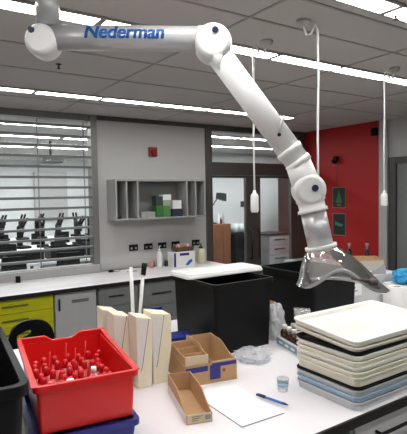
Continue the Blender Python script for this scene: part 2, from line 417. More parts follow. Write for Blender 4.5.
# ---------------------------------------------------------------- right wall: posters, bells
def poster(y0, y1, z0, z1, lab, kind):
    t = thing('poster', lab, 'poster', (RX, y0, z0)); W = y1-y0; H = z1-z0
    MB().box(-.008, -.001, 0, W, 0, H).obj('board', mat('poster_edge', (130, 120, 110), .5), t)
    MB().box(-.0105, -.0085, .012, W-.012, .012, H-.012).obj('picture', darkgreen_m, t)
    if kind:
        MB().prism([(W*.25, H*.25), (W*.75, H*.25), (W*.5, H*.85)], -.012, -.0108, 'X').obj('printed_triangle', mat('print_green', (46, 120, 70), .5), t)
        MB().box(-.0125, -.0108, W*.35, W*.65, H*.1, H*.2).obj('printed_bar', mat('print_orange', (170, 80, 30), .5), t)
    else:
        MB().prism([(W*.2, H*.5), (W*.8, H*.62), (W*.8, H*.48), (W*.3, H*.4)], -.012, -.0108, 'X').obj('printed_shape', mat('print_teal', (60, 130, 110), .5), t)
poster(4.375, 4.605, 1.53, 1.822, 'upper dark green poster with a triangle on the red wall', 1)
poster(4.375, 4.605, 1.145, 1.457, 'lower dark green poster on the red wall', 0)
bl = thing('dome_camera', 'small black dome fitting hanging on the red wall above the posters', 'wall fitting', (RX, 4.53, 2.2))
MB().box(-.05, -.001, -.03, .03, .0, .045).obj('bracket', black_m, bl, .004)
MB().lathe([(.006, -.055), (.03, -.045), (.042, -.02), (.042, 0)], (-.052, 0, 0)).obj('dome', black_m, bl)
MB().tube([(-.01, .0, 0), (-.01, 0, -.376)], .003, 6).obj('cable', mat('dull_cord', (120, 50, 40), .5), bl)
tag(MB().box(RX-.06, RX-.001, 3.86, 3.93, 2.46, 2.56).obj('wall_speaker', black_m, None, .004), 'small black box high at the right edge of the red wall', 'speaker')
# shelf ledge with taps at the foot of the red wall
lg = tag(MB().box(4.72, RX-.001, 3.75, 5.0, .0, .80).obj('side_cabinet', alul_m, None, .003), 'low grey cabinet standing against the red wall', 'cabinet')
def tap(y, lab, h):
    t = thing('dispenser_bottle', lab, 'bottle', (5.15, y, .8005))
    MB().lathe([(.03, 0), (.033, .01), (.033, h*.6), (.012, h*.72)]).obj('body', mat('dark_bottle', (36, 34, 36), .3), t)
    MB().lathe([(.013, h*.721), (.013, h*.85), (.02, h*.9), (.02, h)]).obj('cap', alul_m, t)
tap(4.2, 'dark bottle with pale cap against the red wall, left one of two', .27)
tap(3.92, 'dark bottle with pale cap against the red wall, right one by the pillar', .29)

# ---------------------------------------------------------------- lab behind the glass
fb = None
def far_bench(x0, x1, y, lab):
    t = thing('lab_bench', lab, 'bench', (x0, y, 0)); W = x1-x0
    MB().box(0, W, 0, .75, .87, .90).obj('worktop', farb_m, t)
    MB().box(.05, .09, .03, .7, 0, .869).box(W-.09, W-.05, .03, .7, 0, .869).box(W/2-.02, W/2+.02, .03, .7, 0, .869).obj('legs_frame', greyd_m, t)
far_bench(-1.5, 4.2, 6.3, 'white laboratory bench closest behind the slatted window')
far_bench(-1.5, 4.6, 8.0, 'white laboratory bench in the middle of the lab behind the window')
far_bench(-1.5, 4.8, 9.8, 'white laboratory bench furthest back behind the window')
def microscope():
    t = thing('microscope', 'black microscope on a white bench behind the window slats', 'microscope', (0, 0, .9005), 0, 'microscopes in the lab behind the window')
    MB().box(-.1, .1, -.12, .12, 0, .04).obj('base', black_m, t, .008)
    MB().prism([(.05, .0405), (.11, .0405), (.10, .36), (-.02, .42), (-.04, .37), (.04, .32)], -.04, .04, 'X').obj('arm', black_m, t, .006)
    MB().box(-.08, .08, -.1, .045, .15, .17).obj('stage', black_m, t)
    MB().cyl((0, -.02, .35), (0, -.02, .23), .035, .02, n=12).obj('objective_turret', handle_m, t)
    MB().cyl((.03, -.03, .40), (.03, -.13, .50), .02, n=10).cyl((-.03, -.03, .40), (-.03, -.13, .50), .02, n=10).obj('eyepieces', black_m, t)
    return t
mi = microscope(); k = 0
for y, xs in ((6.62, ()), (8.3, (.3, .62, .95, 1.3, 1.62, 1.95, 2.25, 2.55, 2.9, 3.2, 3.5, 3.85)), (10.1, (.9, 1.25, 1.6, 2.0, 2.35, 2.7, 3.1, 3.45, 3.8, 4.15, 4.5))):
    for x in xs:
        x += random.uniform(-.04, .04)
        if k == 0: mi.location = (x, y, .9005)
        else: dup(mi, (x, y, .9005), random.uniform(-.5, .5))
        k += 1
def far_stool():
    t = thing('bench_stool', 'black round topped stool in the lab behind the window', 'stool', (0, 0, 0), 0, 'stools in the lab behind the window')
    MB().lathe([(.17, .62), (.18, .64), (.18, .68), (.15, .69)], n=16).obj('seat', black_m, t)
    MB().cyl((0, 0, .05), (0, 0, .619), .03, n=10).obj('post', black_m, t)
    MB().lathe([(.22, .001), (.22, .03), (.04, .06)], n=16).obj('foot', black_m, t)
    MB().prism([(-.14, .86), (.14, .86), (.13, 1.08), (-.13, 1.08)], .15, .18).box(-.02, .02, .13, .149, .67, 1.0).obj('backrest', black_m, t)
    return t
fs = far_stool(); k = 0
for y, xs in ((7.45, (.5, 1.1, 1.6, 2.2, 2.75, 3.3)), (9.3, (1.0, 1.7, 2.3, 2.9, 3.5, 4.1)), (5.85, (.7, 1.25, 1.9, 2.4))):
    for x in xs:
        x += random.uniform(-.04, .04)
        if k == 0: fs.location = (x, y, 0)
        else: dup(fs, (x, y, 0), random.uniform(-.7, .7)+PI)
        k += 1
for i in range(7):
    x = -.1+.55*i
    tag(MB().tub(.48, .34, .13+.03*(i % 3), .01, .01, .01, .01, .02).obj('instrument_tray', black_m, None), 'low black tray on the bench right behind the window', 'tray', 'black trays on the nearest bench of the far lab').location = (x, 6.62, .9005)
tag(MB().box(1.75, 2.26, 11.95, 11.999, 1.3, 1.95).obj('banner', mat('yellow_green_banner', (176, 190, 60), .6), None), 'yellow green panel on the far wall at the left edge of the window', 'panel')
tag(MB().box(3.1, 3.9, 11.9, 11.999, 1.2, 2.35).obj('whiteboard', alul_m, None, .01), 'grey board hung on the far wall behind the window', 'board')
pj = thing('projector', 'dark projector hanging from the far lab ceiling', 'projector', (2.3, 7.8, CZ))
MB().cyl((0, 0, -.005), (0, 0, -.25), .02, n=10).obj('pole', handle_m, pj); MB().box(-.16, .16, -.13, .13, -.36, -.251).obj('body', handle_m, pj, .01)
# behind the doors
wc = thing('wooden_cabinet', 'brown wooden cabinet seen through the left glazed door', 'cabinet', (5.35, 7.6, 0))
MB().box(0, .40, 0, .5, .05, 1.16).box(.03, .37, .03, .47, 0, .05).obj('body', brown_m, wc, .004)
MB().box(.012, .196, -.02, -.001, .08, 1.13).obj('door', brown_m, wc, .003); MB().box(.204, .388, -.02, -.001, .08, 1.13).obj('door', brown_m, wc, .003)
dl = thing('desk_lamp', 'dark angled arm lamp standing on the brown cabinet', 'lamp', (5.5, 7.85, 1.1605))
MB().lathe([(.08, 0), (.08, .02), (.02, .03)]).obj('base', handle_m, dl); MB().tube([(0, 0, .03), (-.04, 0, .32), (.16, 0, .55)], .012, 8).obj('arm', handle_m, dl)
MB().prism([(.12, .50), (.30, .44), (.30, .60), (.14, .62)], -.07, .07).obj('lamp_shade', handle_m, dl, .01)
for i, (x, h) in enumerate(((5.40, .16), (5.60, .2), (5.66, .12), (5.72, .22))):
    tag(MB().lathe([(.025, 0), (.028, .01), (.028, h*.6), (.01, h*.75), (.01, h)], (x, 7.8, 1.1605), 12).obj('reagent_bottle', [alul_m, white_m, handle_m, alul_m][i], None), ['short silvery bottle nearest the lamp on the brown cabinet', 'white bottle second from the lamp on the brown cabinet', 'dark short bottle on the brown cabinet', 'tall silvery bottle at the right end of the brown cabinet'][i], 'bottle')
tc_ = thing('trolley', 'black trolley with clear bags on it behind the left glazed door', 'trolley', (5.80, 7.5, 0))
MB().box(0, .5, 0, .5, .08, .95).obj('body', black_m, tc_, .01)
for x in (.06, .44):
    for y in (.06, .44): MB().cyl((x-.015, y, .04), (x+.015, y, .04), .039, n=12).obj('wheel', handle_m, tc_)
bgm = MB()
for i in range(6): bgm.lathe([(.01, 0), (.09, .03), (.10, .12), (.05, .2)], (5.91+.11*(i % 3), 7.66+.2*(i//3), .9505), 10)
tag(bgm.obj('plastic_bags', mat('pale_bag', (176, 186, 184), .4, var=.3, scale=20), None), 'pale crumpled bags heaped on the black trolley', 'bag', kind='stuff')
tag(MB().prism([(0, 0), (.06, 0), (.06, .3), (.03, .34), (0, .3)], 0, .05, 'Y').obj('monitor', black_m, None, .004), 'thin dark upright device at the right of the bags', 'device').location = (6.22, 7.505, .951)
du = thing('drawer_unit', 'grey three drawer unit seen through the right glazed door', 'cabinet', (6.75, 7.6, 0))
MB().box(0, .6, 0, .55, .02, .86).obj('body', greyd_m, du)
for i in range(4):
    d = MB().box(.02, .58, -.02, -.001, .05+.2*i, .235+.2*i).obj('drawer', grey_m, du, .003); MB().box(.15, .45, -.035, -.0205, .15+.2*i, .175+.2*i).obj('drawer_handle', handle_m, d)
MB().box(-.03, .63, -.03, .6, .861, .89).obj('top', handle_m, du)
nx = [(6.72, 1.45, .1, .13, 'first'), (7.0, 1.62, .13, .13, 'upper'), (7.0, 1.4, .13, .15, 'lower')]
for x, z, w_, h_, l in nx: tag(MB().box(x, x+w_, 8.49, 8.499, z, z+h_).obj('notice', handle_m, None), {'first': 'small dark notice left of the other two behind the right door', 'upper': 'upper small dark notice on the far white wall', 'lower': 'lower small dark notice on the far white wall'}[l], 'notice')
rk = thing('storage_rack', 'dark shelving rack seen at the right side of the right glazed door', 'rack', (7.4, 7.5, 0))
MB().box(0, .04, 0, .5, 0, 2.1).box(.96, 1.0, 0, .5, 0, 2.1).obj('uprights', handle_m, rk)
for z in (.2, .75, 1.25, 1.75): MB().box(.041, .959, 0, .5, z, z+.03).obj('shelf_board', handle_m, rk)
for i, (x, z, h, mm) in enumerate(((7.48, .782, .25, greyd_m), (7.75, .782, .3, alul_m), (7.5, 1.282, .28, handle_m), (7.85, 1.282, .2, greyd_m), (7.5, 1.782, .2, grey_m))):
    tag(MB().box(x, x+.22, 7.6, 7.9, z, z+h).obj('storage_box', mm, None, .005), ['grey box on the middle board of the dark rack', 'silvery box on the middle board of the dark rack', 'dark box on the upper board of the rack', 'low grey box on the upper board of the rack', 'light grey box topmost on the dark rack'][i], 'box')

# ---------------------------------------------------------------- front bench
fb = thing('island_bench', 'large white laboratory bench filling the foreground', 'worktop', (0, 1.15, .87))
MB().box(-1.5, 4.2, .012, 1.65, 0, .03).obj('worktop', bench_m, fb, .002)
MB().box(-1.5, 4.2, 0, .0118, -.006, .03).obj('edge_strip', edge_m, fb)
def bcab(x0, x1, lab, kind):
    t = thing('drawer_unit' if kind else 'cupboard', lab, 'cabinet', (x0, 1.19, 0)); W = x1-x0
    if kind:
        MB().box(0, W, 0, 1.55, .1, .862).obj('body', greyd_m, t)
        for i in range(4):
            z = .11+.187*i
            d = MB().box(.006, W-.006, -.02, -.001, z, z+.18).obj('drawer', whitec_m, t, .002)
            MB().tube([(W*.22, -.0205, z+.13), (W*.22, -.05, z+.13), (W*.75, -.05, z+.13), (W*.75, -.0205, z+.13)], .007, 8).obj('drawer_handle', black_m, d)
    else:
        MB().box(0, W, 0, 1.55, .1, .862).obj('body', mat('slate_panel', (70, 80, 88), .3), t)
        MB().box(0, .02, -.02, -.001, .1, .86).box(W-.02, W, -.02, -.001, .1, .86).obj('door_frame', greyd_m, t)
bcab(1.46, 2.06, 'pale drawer unit with black handles under the stack of trays', 1)
bcab(2.065, 2.66, 'pale drawer unit under the right end of the island bench', 1)
bcab(.86, 1.455, 'slate grey glass fronted cupboard left of the pale drawers', 0)
bcab(-.6, .855, 'slate grey cupboard under the left end of the island bench', 0)
bcab(2.665, 3.9, 'pale drawer unit at the far right under the island bench', 1)
BZ = .9004

# trays
def tray(w, d, h, m, lab, x, y, z, rz=0, tilt=None, rim=.006, nm='food_tray', wall=.003):
    mb = MB(); L = []
    def add(dw, zz, rad=.035): L.append(mb.rrect(w-dw, d-dw, max(rad-dw/4, .006), zz))
    add(2*rim+.004, 0); add(2*rim, h-.006); add(0, h-.007); add(-.0, h); add(2*rim*.8, h); add(2*rim+.012, h-.006); add(2*rim+.026, wall)
    mb.rings(L, smooth=False)
    o = mb.obj(nm, m, None, .0015)
    o.location = (x, y, z); o.rotation_euler = (*(tilt or (0, 0)), rz)
    return tag(o, lab, 'tray', 'stack of laboratory trays')
TX, TY = 1.485, 1.172
W0, D0 = .52, .345
specs = [(.034, lgrey_m, 'pale grey tray at the very bottom of the tray stack', 0),
         (.024, pblue_m, 'pale blue tray second from the bottom of the stack', .001),
         (.024, lgrey_m, 'pale grey tray between the blue trays of the stack', 0),
         (.010, black_m, 'thin black rimmed tray near the foot of the stack', -.001),
         (.038, cream_m, 'cream tray resting on the lower black rimmed tray', .004),
         (.022, cream_m, 'second cream tray above the lower black tray', .001),
         (.020, creamw_m, 'off-white tray in the middle of the stack', .003),
         (.022, cream_m, 'fourth cream tray of the stack, under the off-white one above', 0),
         (.022, creamw_m, 'off-white tray just below the upper black tray', .003)]
z = BZ
for h, m_, lab, off in specs:
    tray(W0, D0, h-.0004, m_, lab, TX+W0/2+off, TY+D0/2+off, z); z += h
tray(W0, D0, .014, black_m, 'black rimmed tray under the two topmost trays', TX+W0/2, TY+D0/2, z); z += .0145
tray(.555, .36, .018, cream_m, 'cream tray second from the top, tilted up', TX+.275, TY+.178, z+.012, D2(-1), (D2(3.6), 0))
tray(.555, .36, .024, creamw_m, 'large white empty tray on top of the stack', TX+.278, TY+.180, z+.035, D2(-1.5), (D2(4.0), D2(-.5)))

# black tubs
def tubbox(loc, w, d, h, lab, rz=0):
    t = thing('storage_tub', lab, 'tub', loc, rz)
    MB().tub(w-.02, d-.02, h-.012, .02, .012, .004).obj('body', black_m, t)
    mb = MB(); mb.rings([mb.rrect(w, d, .025, h-.03), mb.rrect(w+.004, d+.004, .025, h), mb.rrect(w-.024, d-.024, .02, h), mb.rrect(w-.020, d-.020, .02, h-.03), mb.rrect(w, d, .025, h-.03)], False, False, smooth=False)
    mb.obj('rim', black_m, t, .002)
    return t
tubbox((1.613, 2.225, BZ), .41, .45, .381, 'tall black plastic tub carrying a white lid')
tubbox((2.235, 2.15, BZ), .40, .48, .378, 'tall black plastic tub behind the clear hood, right of the lidded one')
ld = tag(MB().tub(.545, .22, .026, .03, .008, .004).obj('tub_lid', white_m, None, .003), 'white rectangular lid lying across the lidded black tub', 'lid')
ld.rotation_euler = (PI, 0, 0); ld.location = (1.655, 2.32, BZ+.381+.0265); 

# black tub at lower left
bt = thing('crate', 'black plastic crate at the lower left corner of the view', 'crate', (.088, 1.79, BZ), D2(-5))
mb = MB().tub(.56, .75, .318, .04, .03, .008, .016, .034); mb.obj('body', black_m, bt, .003)

# blue + red crates
def crate(loc, rz, w, d, h, m_, nm, lab, notch=0):
    t = thing(nm, lab, 'crate', loc, rz)
    MB().tub(w-.008, d-.008, h-.004, .02, .02, .005, .012, .022).obj('body', m_, t, .002)
    if notch:
        # raised back corners (the back rim dips in the middle)
        for s_ in (-1, 1):
            MB().prism([(s_*w/2, h-.006), (s_*w/2, h+.018), (s_*(w*.2), h+.018), (s_*(w*.1), h-.006)], d/2-.022, d/2-.006).obj('raised_corner', m_, t, .003)
            MB().prism([(d/2-.007, h-.006), (d/2-.007, h+.018), (d/2-.10, h+.007), (-d/2+.01, h-.004), (-d/2+.01, h-.006)], s_*w/2-(.016 if s_ > 0 else 0)-.0, s_*w/2+(0 if s_ > 0 else .016), 'X').obj('side_rail', m_, t, .003)
    return t
RCX, RCY = .583, 1.765
crate((RCX-.006, RCY, BZ), D2(-8), .366, .54, .0832, bluep_m, 'crate', 'deep blue plastic crate under the red crate')
crate((RCX, RCY, .984), D2(-8), .358, .525, .169, redp_m, 'crate', 'bright red plastic crate full of red capped tubes', 1)
# red contents
crm = mat('red_cap', (200, 20, 30), .3); crl = mat('pale_red', (216, 90, 90), .35)
vt = thing('sample_tube', '', 'tube', (0, 0, 0), 0, 'red capped tubes in the red crate')
MB().lathe([(.006, 0), (.011, .006), (.011, .093)], n=12).obj('tube_body', crl, vt)
MB().lathe([(.0115, .0935), (.0105, .118), (.006, .125)], n=12).obj('cap', crm, vt)
cr, sr_ = math.cos(D2(-8)), math.sin(D2(-8)); first = True; cnt = 0
vlab = 'one of the slim tubes with red caps crowded in the red crate'
for i in range(8):
    for j in range(7):
        if (i+j*3) % 7 == 0: continue
        u = -.125+.033*i+random.uniform(-.005, .005); v = -.19+.052*j+random.uniform(-.008, .008)
        if any(abs(u-a)<.03 and abs(v-b_)<.03 for a, b_ in ((-.108, -.165), (-.045, -.175), (.055, -.09))): continue
        x = RCX+u*cr-v*sr_; y = RCY+u*sr_+v*cr; zz = 0.9905+random.choice([0, .0, .012])
        tl = (random.uniform(-.12, .12), random.uniform(-.12, .12))
        if first: vt.location = (x, y, 0.9905); vt['label'] = vlab; first = False
        else: dup(vt, (x, y, 0.9905), 0, vlab, tl)
rkm = thing('tube_rack', 'red plastic rack standing among the tubes in the red crate', 'rack', (RCX+.0, RCY+.06, 0.9903), D2(-8))
MB().box(-.14, .14, -.005, .005, 0, .035).obj('rack_rail', crm, rkm)
for i, (u, v, w_) in enumerate(((-.108, -.165, .022), (-.045, -.175, .036), (.055, -.09, .028))):
    x = RCX+u*cr-v*sr_; y = RCY+u*sr_+v*cr
    t = thing('white_bottle', ['narrow white bottle at the left among the red tubes', 'white bottle with white cap in the middle of the red crate', 'white bottle towards the right of the red crate'][i], 'bottle', (x, y, 0.9905))
    MB().lathe([(w_*.45, 0), (w_*.5, .005), (w_*.5, .10), (w_*.3, .112)], n=14).obj('body', white_m, t); MB().lathe([(w_*.36, .1125), (w_*.36, .135)], n=14).obj('cap', white_m if i else crl, t)
for i, (u, v) in enumerate(((-.02, .1), (.06, .12), (.0, .02), (-.09, .05))):
    x = RCX+u*cr-v*sr_; y = RCY+u*sr_+v*cr
    tag(MB().cyl((x, y, 0.9905), (x+.012, y, 1.17-.01*(i % 2)), .004, .0025, n=8).obj('red_rod', crm, None), ['thin red rod tallest at the back of the red crate', 'thin red rod at the back right of the red crate', 'thin red rod in the middle of the red crate', 'thin red rod at the left back of the red crate'][i], 'rod')

# upright white card files
def card_file(x, y, lab, h, rz, w=.077):
    t = thing('card_file', lab, 'file box', (x, y, BZ), rz, 'white card files standing on end')
    MB().prism([(.006, 0), (.070, 0), (w, h*.5), (w, h-.018), (0, h)], 0, .10).obj('body', filec_m, t, .003)
    MB().prism([(.006, h*.30), (.012, h*.24), (.020, h*.25), (.026, h*.32), (.060, h-.022), (.003, h-.008)], -.0028, -.0004).obj('side_flap', filew_m, t)
    MB().prism([(.0215, h*.235), (.0285, h*.315), (.063, h-.018), (.060, h-.018), (.0262, h*.32), (.0202, h*.25)], -.0022, -.0002).obj('fold_slot', handle_m, t)
    return t
card_file(.980, 1.890, 'rightmost white card file standing on end beside the blue box', .325, D2(-6), .097)
card_file(.901, 1.885, 'second white card file from the right, standing on end', .322, D2(-6))
card_file(.842, 1.99, 'third white card file from the right, behind the red crate', .322, D2(-6))
card_file(.835, 2.10, 'leftmost white card file behind the red crate', .322, D2(-6))

# tongs-like pair of white rods
tg = thing('white_tongs', 'pair of long white plastic tongs with black grip standing behind the card files', 'tongs', (1.02, 2.19, BZ))
MB().cyl((.02, .0, .0), (.008, .0, .49), .0085, .0095, n=10).obj('arm', white_m, tg)
MB().cyl((.034, .02, .0), (.075, .0, .45), .008, .009, n=10).obj('arm', white_m, tg)
MB().cyl((.0755, .0, .445), (.084, -.002, .505), .013, .014, n=12).obj('grip', black_m, tg)

# blue capped bottle and blue box left of the tub
sq = thing('spray_bottle', 'clear bottle with blue cap left of the black tub', 'bottle', (1.35, 2.50, BZ))
MB().lathe([(.03, 0), (.034, .01), (.034, .10), (.014, .135)]).obj('body', bottle_m, sq)
MB().lathe([(.018, .1355), (.018, .165)]).box(-.045, .016, -.01, .01, .166, .185).obj('cap', bluep_m, sq)
bx = thing('glove_box', 'blue and white box between card files and black tub', 'box', (1.30, 2.20, BZ), D2(-10))
MB().box(-.07, .07, -.06, .06, 0, .055).obj('box_bottom', white_m, bx, .002); MB().box(-.07, .07, -.06, .06, .0555, .10).obj('box_top', bluep_m, bx, .003)
for i in range(4):
    tag(MB().cyl((1.09+.005*i, 2.0+.03*i, BZ+.0125), (1.20+.005*i, 1.985+.03*i, BZ+.0125), .012, n=12).obj('glass_rod', [alul_m, bottle_m, white_m, handle_m][i], None), ['silvery rod lying nearest beside the white files', 'clear rod lying second beside the white files', 'white rod lying third beside the white files', 'dark rod lying furthest back beside the white files'][i], 'rod')

# cardboard bins
def bin_mesh(t, w, d, h, hf, side=kraft_m, front=kraftl_m, th=.0035, inner=kraft_m):
    MB().box(0, w, 0, d, 0, th).obj('bottom', inner, t)
    for s_ in (0, w-th):
        MB().prism([(.0, th), (0, hf), (.03, hf+.002), (.07, hf+(h-hf)*.35), (.13, h*.95), (.16, h), (d, h), (d, th)], s_, s_+th, 'X').obj('side_wall', side, t)
    MB().box(th, w-th, -.0, th, th, hf).obj('front_wall', front, t)
    MB().box(th, w-th, d-th, d, th, h).obj('rear_wall', inner, t)
sb = thing('card_bin', 'small open cardboard bin in front of the taped one', 'bin', (.903, 1.478, BZ), D2(-17))
bin_mesh(sb, .10, .31, .082, .036, kraft_m, kraftl_m)
MB().box(-.0012, -.0002, .002, .308, .002, .036).obj('white_side', filew_m, sb)
for i in range(3): MB().box(.02, .062-.01*i, -.0012, -.0002, .027-.007*i, .0285-.007*i).obj('label_line', handle_m, sb)
MB().box(.072, .094, -.0012, -.0002, .012, .03).obj('label_mark', greyd_m, sb)
OX, OY, RA = 1.078, 1.772, D2(-11)
def bl2w(u, v): return (OX+u*math.cos(RA)-v*math.sin(RA), OY+u*math.sin(RA)+v*math.cos(RA))
tbn = thing('card_bin', 'wide cardboard bin with blue tape along its front', 'bin', (OX, OY, BZ), RA)
bin_mesh(tbn, .255, .29, .120, .094, kraft_m, kraft_m)
MB().box(.004, .110, -.0015, -.0002, .060, .084).obj('blue_tape', tape_m, tbn); MB().box(.130, .252, -.0015, -.0002, .073, .090).obj('blue_tape', tape_m, tbn)
MB().box(.120, .172, -.0024, -.0016, .018, .083).obj('blue_tape', tape_m, tbn)
MB().cyl((.190, -.0016, .052), (.190, -.0003, .052), .008, n=12).obj('knot_hole', mat('dark_kraft', (140, 84, 50), .8), tbn)
MB().box(.1215, .1245, .006, .282, .004, .110).obj('partition', kraft_m, tbn)
p = bl2w(.0055, .005)
ia = thing('card_bin', 'nested pile of small cardboard bins inside the left half of the taped bin', 'bin', (p[0], p[1], BZ+.0045), RA)
MB().box(.001, .110, .005, .27, 0, .09).obj('body', kraft_m, ia, .002)
MB().box(.001, .110, .0, .0045, .004, .128).obj('front_wall', kraftl_m, ia)
for i in range(3):
    MB().box(.0035, .1065, .065+.065*i, .0685+.065*i, .0905, .120+.010*i).obj('rear_wall', kraft_m, ia)
for sx_ in (0.0005, .107):
    MB().prism([(.006, .0905), (.006, .124), (.27, .148), (.27, .0905)], sx_, sx_+.0025, 'X').obj('side_wall', kraft_m, ia)
p = bl2w(.1285, .005)
ib = thing('card_bin', 'open empty cardboard bin inside the right half of the taped bin', 'bin', (p[0], p[1], BZ+.0045), RA)
bin_mesh(ib, .120, .275, .138, .092)

# notepad, pen, cup
npd = thing('notepad', 'white notepad lying on the bench beside the small cardboard bin', 'notepad', (1.058, 1.345, BZ), D2(0))
T = Matrix.Rotation(D2(-2), 4, 'Z')
MB().box(0, .2, 0, .33, 0, .004, T).obj('pad', mat('pad_edge', (170, 168, 170), .6), npd); MB().box(.0, .2, .0, .33, .0041, .0055, T).obj('sheet', paper_m, npd)
for c in kids(npd): pass
pn = thing('pen', 'blue ballpoint pen lying on the notepad edge', 'pen', (1.30, 1.382, BZ+.0128), 0)
a_ = Vector((1.268, 1.516, 0))-Vector((1.30, 1.382, 0)); L_ = a_.length; a_.normalize()
MB().cyl(a_*.0, a_*.09, .0055, n=12).obj('barrel', mat('pen_blue', (70, 110, 190), .3), pn)
MB().cyl(a_*.0905, a_*.135, .006, .005, n=12).obj('cap', navy_m, pn); MB().cyl(a_*-.0005, a_*-.02, .0055, .002, n=12).obj('tip', navy_m, pn)
MB().box(-.001, .001, 0, .04, .0, .002, Matrix.Translation(a_*.088+Vector((0, 0, .0065)))@Matrix.Rotation(math.atan2(-a_.x, a_.y), 4, 'Z')).obj('clip', navy_m, pn)
cp = thing('plastic_cup', 'small clear plastic cup with pale blue band on the bench', 'cup', (1.405, 1.50, BZ))
MB().lathe([(.016, .0015), (.016, 0), (.021, 0), (.027, .055), (.026, .055), (.020, .002)], n=24, cap=False).obj('cup', bottle_m, cp)
MB().lathe([(.0237, .022), (.0252, .036)], n=24, cap=False).obj('label_band', mat('cup_blue', (150, 190, 214), .4), cp, solid=.0003)

# crumpled film bags
def bag(name, lab, loc, sx, sy, sz, m_, seed, k=.35, res=4):
    b = bmesh.new(); bmesh.ops.create_icosphere(b, subdivisions=res, radius=1)
    for v in b.verts:
        p = v.co.copy(); q = p*2.2+Vector((seed, seed*.7, 0))
        d = noise.noise(q)*k+abs(noise.noise(q*2.6))*k*.8
        p *= 1+d; v.co = Vector((p.x*sx, p.y*sy, max(0, (p.z+.75))*sz))
    for f in b.faces: f.smooth = False
    mb = MB(); mb.b.free(); mb.b = b
    o = mb.obj(name, m_, None); o.location = loc; return tag(o, lab, 'plastic bag')
bag('plastic_bag', 'clear crumpled plastic bag lying right of the cardboard bins', (1.555, 1.88, BZ), .085, .085, .03, bag_m, 3.1)
bag('plastic_bag', 'milky crumpled plastic bag standing between the tub and the bottles', (1.885, 2.065, BZ), .055, .048, .115, wbag_m, 8.3, .3)
cb = thing('carton', 'small brown carton behind the milky plastic bag', 'carton', (1.895, 2.19, BZ), D2(-4))
MB().tub(.10, .11, .2, .004, .0, .003).obj('carton_body', kraft_m, cb)
MB().box(-.045, .045, -.061, -.0556, .05, .19).obj('paper_insert', filew_m, cb)
# cup held upside down near the trays
cc = tag(MB().lathe([(.044, 0), (.046, .004), (.036, .085), (.034, .088), (.0335, .085), (.042, .004)], n=28, cap=False).obj('cup', clear('cup_clear', (.85, .87, .89), .35, .1, 1.6), None), 'clear plastic cup lying tipped on top of the bottles', 'cup')
cc.location = (1.87, 1.90, BZ+.172); cc.rotation_euler = (D2(85), 0, D2(50))
# bottle carton
bc = thing('bottle_carton', 'low white and blue carton holding brown bottles beside the trays', 'carton', (1.843, 1.855, BZ), D2(-14.6))
MB().tub(.13, .225, .06, .003, 0, .003).obj('body', white_m, bc)
MB().box(-.0662, -.0652, -.11, .11, .012, .048).obj('blue_label', mat('label_blue', (120, 150, 172), .5), bc)
for i in range(3):
    MB().box(-.0672, -.0663, -.09+.065*i, -.05+.065*i, .024, .036).obj('label_mark', white_m, bc)
br = thing('amber_bottle', '', 'bottle', (0, 0, 0), 0, 'brown bottles in the low carton')
MB().lathe([(.021, 0), (.024, .004), (.024, .075), (.020, .088), (.010, .096)], n=18).obj('body', amber_m, br)
MB().lathe([(.0145, .0965), (.0145, .115), (.012, .118)], n=18).obj('cap', white_m, br)
T = Matrix.Rotation(D2(-14.6), 3, 'Z'); k = 0
bl_ = ['front left', 'front right', 'second row left', 'second row right', 'third row left', 'third row right', 'rear left', 'rear right']
for j in range(4):
    for i in range(2):
        p = T@Vector((-.031+.055*i, -.079+.0525*j, 0)); p = (1.843+p.x, 1.855+p.y, BZ+.004)
        l = 'brown glass bottle with white cap, %s in the low carton' % bl_[k]
        if k == 0: br.location = p; br['label'] = l
        else: dup(br, p, 0, l)
        k += 1

# right rear of the island bench
wc2 = thing('carton', 'long white carton with small label behind the trays', 'carton', (2.56, 2.10, BZ), D2(-4))
MB().box(0, .52, 0, .46, 0, .27).obj('body', mat('white_box_card', (206, 206, 206), .6), wc2, .003)
MB().box(.02, .13, -.0015, -.0003, .15, .23).obj('label', paper_m, wc2); MB().box(.03, .07, -.0022, -.0016, .20, .21).box(.03, .09, -.0022, -.0016, .18, .185).obj('label_mark', tape_m, wc2)
oc = thing('carton', 'open brown cardboard box resting on the long white carton', 'carton', (2.97, 2.33, BZ+.271), D2(-36))
MB().tub(.30, .19, .085, .003, 0, .004).obj('body', kraft_m, oc)
MB().box(-.15, .15, -.0966, -.0954, .0, .073).obj('white_side', mat('greyish_card', (186, 178, 170), .7), oc)
MB().box(-.13, .13, -.085, .085, .0045, .02).obj('packing', mat('straw_packing', (214, 184, 130), .9, scale=50, var=.2, bump=1), oc)
fl = tag(MB().prism([(0, 0), (.16, 0), (.15, .07), (.02, .012)], 0, .006).obj('card_flap', mat('grey_card', (170, 170, 170), .7), None), 'loose grey card leaning beside the open brown box', 'card'); fl.location = (2.78, 2.125, BZ+.2705); fl.rotation_euler = (0, 0, D2(-20))
def roll(x, y, lab, h=.255, r=.06):
    t = thing('paper_roll', lab, 'paper roll', (x, y, BZ), 0, 'white paper rolls behind the trays')
    MB().lathe([(r-.003, 0), (r, .003), (r, h-.003), (r-.003, h), (.022, h), (.022, h-.1)], n=32).obj('roll', white_m, t)
    MB().lathe([(.0215, .02), (.0215, h), (.019, h), (.019, .02)], n=20, cap=False).obj('core', kraft_m, t)
roll(2.66, 1.80, 'white paper roll behind the trays, left one of two')
roll(2.79, 1.69, 'white paper roll at the right edge of the view, behind the trays')
tb2 = thing('tissue_box', 'white box with crumpled blue film bulging out behind the paper rolls', 'box', (2.86, 1.86, BZ), D2(-10))
MB().box(-.02, .26, 0, .2, 0, .22).obj('box', white_m, tb2, .003)
bb = bag('blue_film', 'crumpled bright blue film on the white box at the right edge', (2.97, 1.93, BZ+.221), .11, .08, .055, cyan_m, 5.5)
bb['category'] = 'plastic film'
